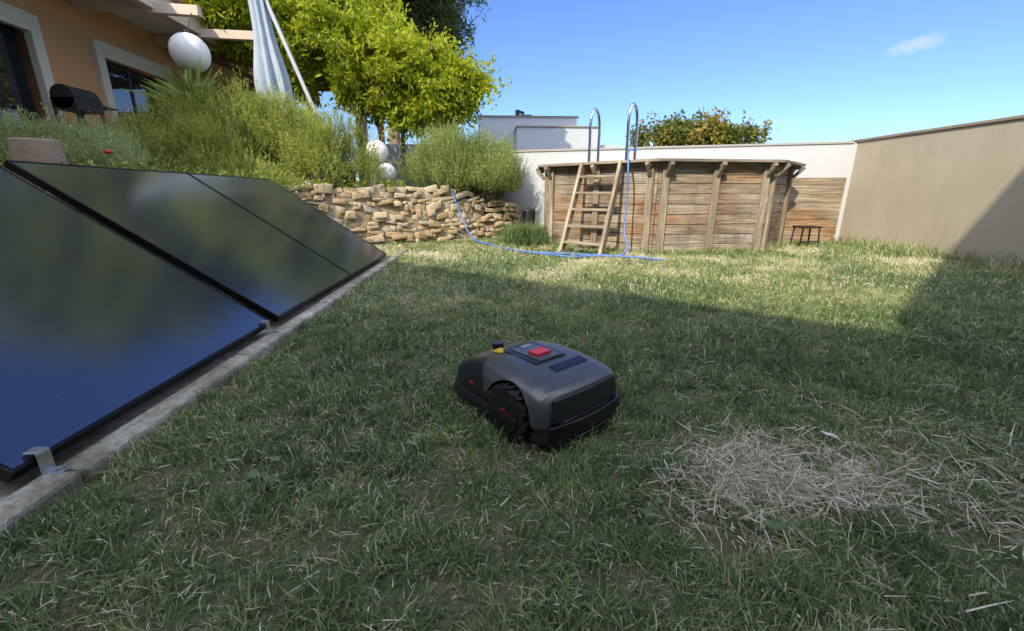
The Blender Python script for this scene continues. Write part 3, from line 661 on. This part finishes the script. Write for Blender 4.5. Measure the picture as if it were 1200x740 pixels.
# ---------------------------------------------------------------- robot mower
mw=empty('robot_lawn_mower',(.135,1.40,0)); mw.scale=(1,1,.95)
MSH=simple('shell_grey',(.12,.123,.13),(.10,.103,.11),30,.30,.4,bs=.03,bscale=400)
MDK=simple('shell_dark',(.022,.023,.026),(.018,.019,.022),30,.32,.1,bs=.02,bscale=400)
MRB=simple('tyre_black',(.010,.010,.010),(.015,.015,.015),30,.7,bs=.1,bscale=200)
MRD=simple('red_button',(.7,.03,.035),(.65,.025,.03),30,.35,bs=0)
MYE=simple('yellow_label',(.65,.45,.03),(.6,.4,.02),30,.5,bs=0)
def interp(x,tab):
    xs=[t[0] for t in tab]; return [float(np.interp(x,xs,[t[i] for t in tab])) for i in range(1,len(tab[0]))]
def loft(name,tab,mats,mfun,n=40,ns=44,ex=3.2,par=mw):
    bm=bmesh.new(); R=[]; x0,x1=tab[0][0],tab[-1][0]
    for k in range(ns+1):
        f=k/ns; f=.5-.5*math.cos(math.pi*f); x=x0+(x1-x0)*f; hw_,zb,zt_=interp(x,tab); ring=[]
        cz=zb+(zt_-zb)*.35
        for j in range(n):
            t_=2*math.pi*j/n; c_,s_=math.cos(t_),math.sin(t_)
            yy=hw_*math.copysign(abs(c_)**(2/ex),c_); hh=(zt_-cz) if s_>0 else (cz-zb); e2=2/ex if s_>0 else 2/6
            zz=cz+hh*math.copysign(abs(s_)**e2,s_)
            yy*=1-.13*max(0,(zz-cz)/max(zt_-cz,.001))**1.5
            ring.append(bm.verts.new((x+ .35*yy*yy*(1 if x<0 else -1)*min(1,abs(x)/.2),yy,zz)))
        R.append(ring)
    for a_,b_ in zip(R,R[1:]):
        for j in range(n): bm.faces.new((a_[j],a_[(j+1)%n],b_[(j+1)%n],b_[j]))
    bm.faces.new(R[0]); bm.faces.new(R[-1][::-1]); bmesh.ops.recalc_face_normals(bm,faces=bm.faces)
    for f in bm.faces: f.smooth=True; f.material_index=mfun(f.calc_center_median(),f.normal)
    me=bpy.data.meshes.new(name); bm.to_mesh(me); bm.free()
    for m_ in mats: me.materials.append(m_)
    o=bpy.data.objects.new(name,me); S.collection.objects.link(o); o.parent=par; return o
fw=Vector((-.62,.785)); mw.rotation_euler=(0,0,math.atan2(fw.y,fw.x))
tab=[(-.262,.165,.085,.178),(-.257,.18,.08,.194),(-.24,.191,.075,.206),(-.20,.196,.07,.218),(-.10,.196,.07,.232),(0,.192,.07,.236),(.08,.184,.07,.228),(.16,.174,.07,.205),(.225,.160,.07,.172),(.25,.147,.075,.150),(.265,.12,.085,.13)]
sh=loft('shell',tab,[MSH,MDK],lambda c,n:1 if (c.x>.03+.5*(c.z-.16)+(.10 if abs(c.y)<.13 and c.z>.2 else 0) or c.z<.082) else 0,64,90,5.5)
low=[(-.272,.15,.03,.105),(-.262,.175,.025,.11),(-.22,.185,.025,.11),(.0,.185,.025,.11),(.2,.178,.02,.11),(.265,.155,.018,.09),(.285,.13,.025,.07)]
lo=loft('lower_body',low,[MDK],lambda c,n:0,40,40,6)
for sgn in (1,-1):
    bm=bmesh.new(); bmesh.ops.create_cone(bm,cap_ends=True,segments=48,radius1=.108,radius2=.108,depth=.11)
    me=bpy.data.meshes.new('arch_cut'); bm.to_mesh(me); bm.free(); me.materials.append(MDK)
    o=bpy.data.objects.new('arch_cut',me); S.collection.objects.link(o); o.parent=mw; o.location=(-.10,sgn*.192,.095); o.rotation_euler=(math.pi/2,0,0)
    bpy.context.view_layer.update()
    for t_ in (sh,lo):
        bo=t_.modifiers.new('c','BOOLEAN'); bo.object=o; bo.operation='DIFFERENCE'; bo.solver='EXACT'
    bpy.context.view_layer.update()
    dg=bpy.context.evaluated_depsgraph_get()
    for t_ in (sh,lo):
        nm=bpy.data.meshes.new_from_object(t_.evaluated_get(dg)); t_.modifiers.clear(); t_.data=nm
    bpy.data.objects.remove(o)
for t_ in (sh,lo):
    e=t_.modifiers.new('e','EDGE_SPLIT'); e.split_angle=.65
def mp(name,kind,loc,mat,rot=None,scale=(1,1,1),**k):
    o=prim(name,kind,loc,mat,None,rot,scale,**k); o.parent=mw; return o
RX=Matrix.Rotation(math.pi/2,3,'X')
for sgn in (1,-1):
    yc=sgn*.176
    mp('wheel','cyl',(-.10,yc,.096),MRB,RX,r=.086,d=.05,seg=48,bev=.006)
    mp('wheel_rim','cyl',(-.10,sgn*.202,.096),MDK,RX,r=.062,d=.008,seg=40)
    mp('hub','cyl',(-.10,sgn*.208,.096),MDK,RX,r=.02,d=.012)
    mp('hub_ring','cyl',(-.10,sgn*.2075,.096),MRD,RX,r=.0215,d=.006)
    tb=MB()
    for k in range(22):
        a_=k/22*2*math.pi; c_=(-.10+.089*math.cos(a_),yc,.096+.089*math.sin(a_)); R_=Matrix.Rotation(-a_,3,'Y')@Matrix.Rotation(.35*(1 if k%2 else -1),3,'X')
        tb.box(c_,(.012,.052,.011),R_)
    for k in range(6):
        a_=k/6*2*math.pi; c_=(-.10+.042*math.cos(a_),sgn*.2075,.096+.042*math.sin(a_)); tb.box(c_,(.042,.006,.011),Matrix.Rotation(-a_,3,'Y'))
    o=tb.obj('tyre_tread',MRB); o.parent=mw
    mp('front_caster','cyl',(.19,sgn*.10,.035),MRB,RX,r=.035,d=.03)
def rearplate(name,y0,y1,z0,z1,xo,th,mat,curv=.35,nn=20,taper=0,bev=.003,lean=.0):
    bm=bmesh.new(); A=[]
    for k in range(nn+1):
        f=k/nn; col_=[]
        for (zz,yo,lx) in ((z0,0,0),(z1,taper,lean)):
            y_=(y0+(y1-y0)*f)*(1-yo); x_=xo+curv*y_*y_+lx
            col_.append((x_,y_,zz))
        A.append(col_)
    o1=[[bm.verts.new((p[0],p[1],p[2])) for p in c_] for c_ in A]; o2=[[bm.verts.new((p[0]+th,p[1],p[2])) for p in c_] for c_ in A]
    for k in range(nn):
        a_,b_=o1[k],o1[k+1]; c_,d_=o2[k],o2[k+1]
        bm.faces.new((a_[0],b_[0],b_[1],a_[1])); bm.faces.new((c_[0],c_[1],d_[1],d_[0])); bm.faces.new((a_[1],b_[1],d_[1],c_[1])); bm.faces.new((a_[0],c_[0],d_[0],b_[0]))
    bm.faces.new((o1[0][0],o1[0][1],o2[0][1],o2[0][0])); bm.faces.new((o1[-1][0],o2[-1][0],o2[-1][1],o1[-1][1]))
    bmesh.ops.recalc_face_normals(bm,faces=bm.faces)
    me=bpy.data.meshes.new(name); bm.to_mesh(me); bm.free(); me.materials.append(mat)
    o=bpy.data.objects.new(name,me); S.collection.objects.link(o); o.parent=mw
    b=o.modifiers.new('b','BEVEL'); b.width=bev; b.segments=3; b.limit_method='ANGLE'; return o
MGB=simple('gloss_black',(.008,.008,.009),(.011,.011,.012),30,.22,bs=0)
rearplate('rear_panel',-.158,.158,.110,.184,-.271,.03,MDK,.42,taper=.07,lean=.005)
rearplate('rear_bumper',-.168,.168,.062,.104,-.290,.05,MGB,.7,taper=.02)
rearplate('bumper_lip',-.155,.155,.026,.056,-.282,.04,MRB,.7)
rearplate('bumper_groove',-.08,.08,.034,.048,-.291,.02,MGB,.6)
mp('top_deck','box',(-.02,0,.2345),MDK,None,(.17,.14,.006),bev=.003)
mp('deck_insert','box',(-.03,.0,.2375),MSH,None,(.14,.10,.006),bev=.003)
mp('stop_button','box',(-.05,0,.244),MRD,None,(.045,.065,.012),bev=.004)
mp('handle_slot','box',(-.155,-.03,.2245),MGB,Matrix.Rotation(-.16,3,'Y'),(.035,.15,.006),bev=.003)
mp('label','box',(.075,.07,.231),MYE,Matrix.Rotation(.14,3,'Y')@Matrix.Rotation(-.06,3,'X'),(.05,.04,.003))
mp('label_text','box',(.03,-.01,.2415),simple('sticker',(.5,.5,.5),(.05,.05,.05),200,.5,bs=0),None,(.02,.04,.002))
mp('sensor_dome','cyl',(.15,.02,.212),MGB,None,r=.022,d=.036,bev=.006)
mp('logo','box',(.10,.183,.13),MRD,None,(.02,.003,.006))
sc=MB(); sc.box((1.03,1.10,.045),(.05,.02,.002),Matrix.Rotation(.3,3,'Y')); sc.obj('paper_scrap',MGW)
print('done')
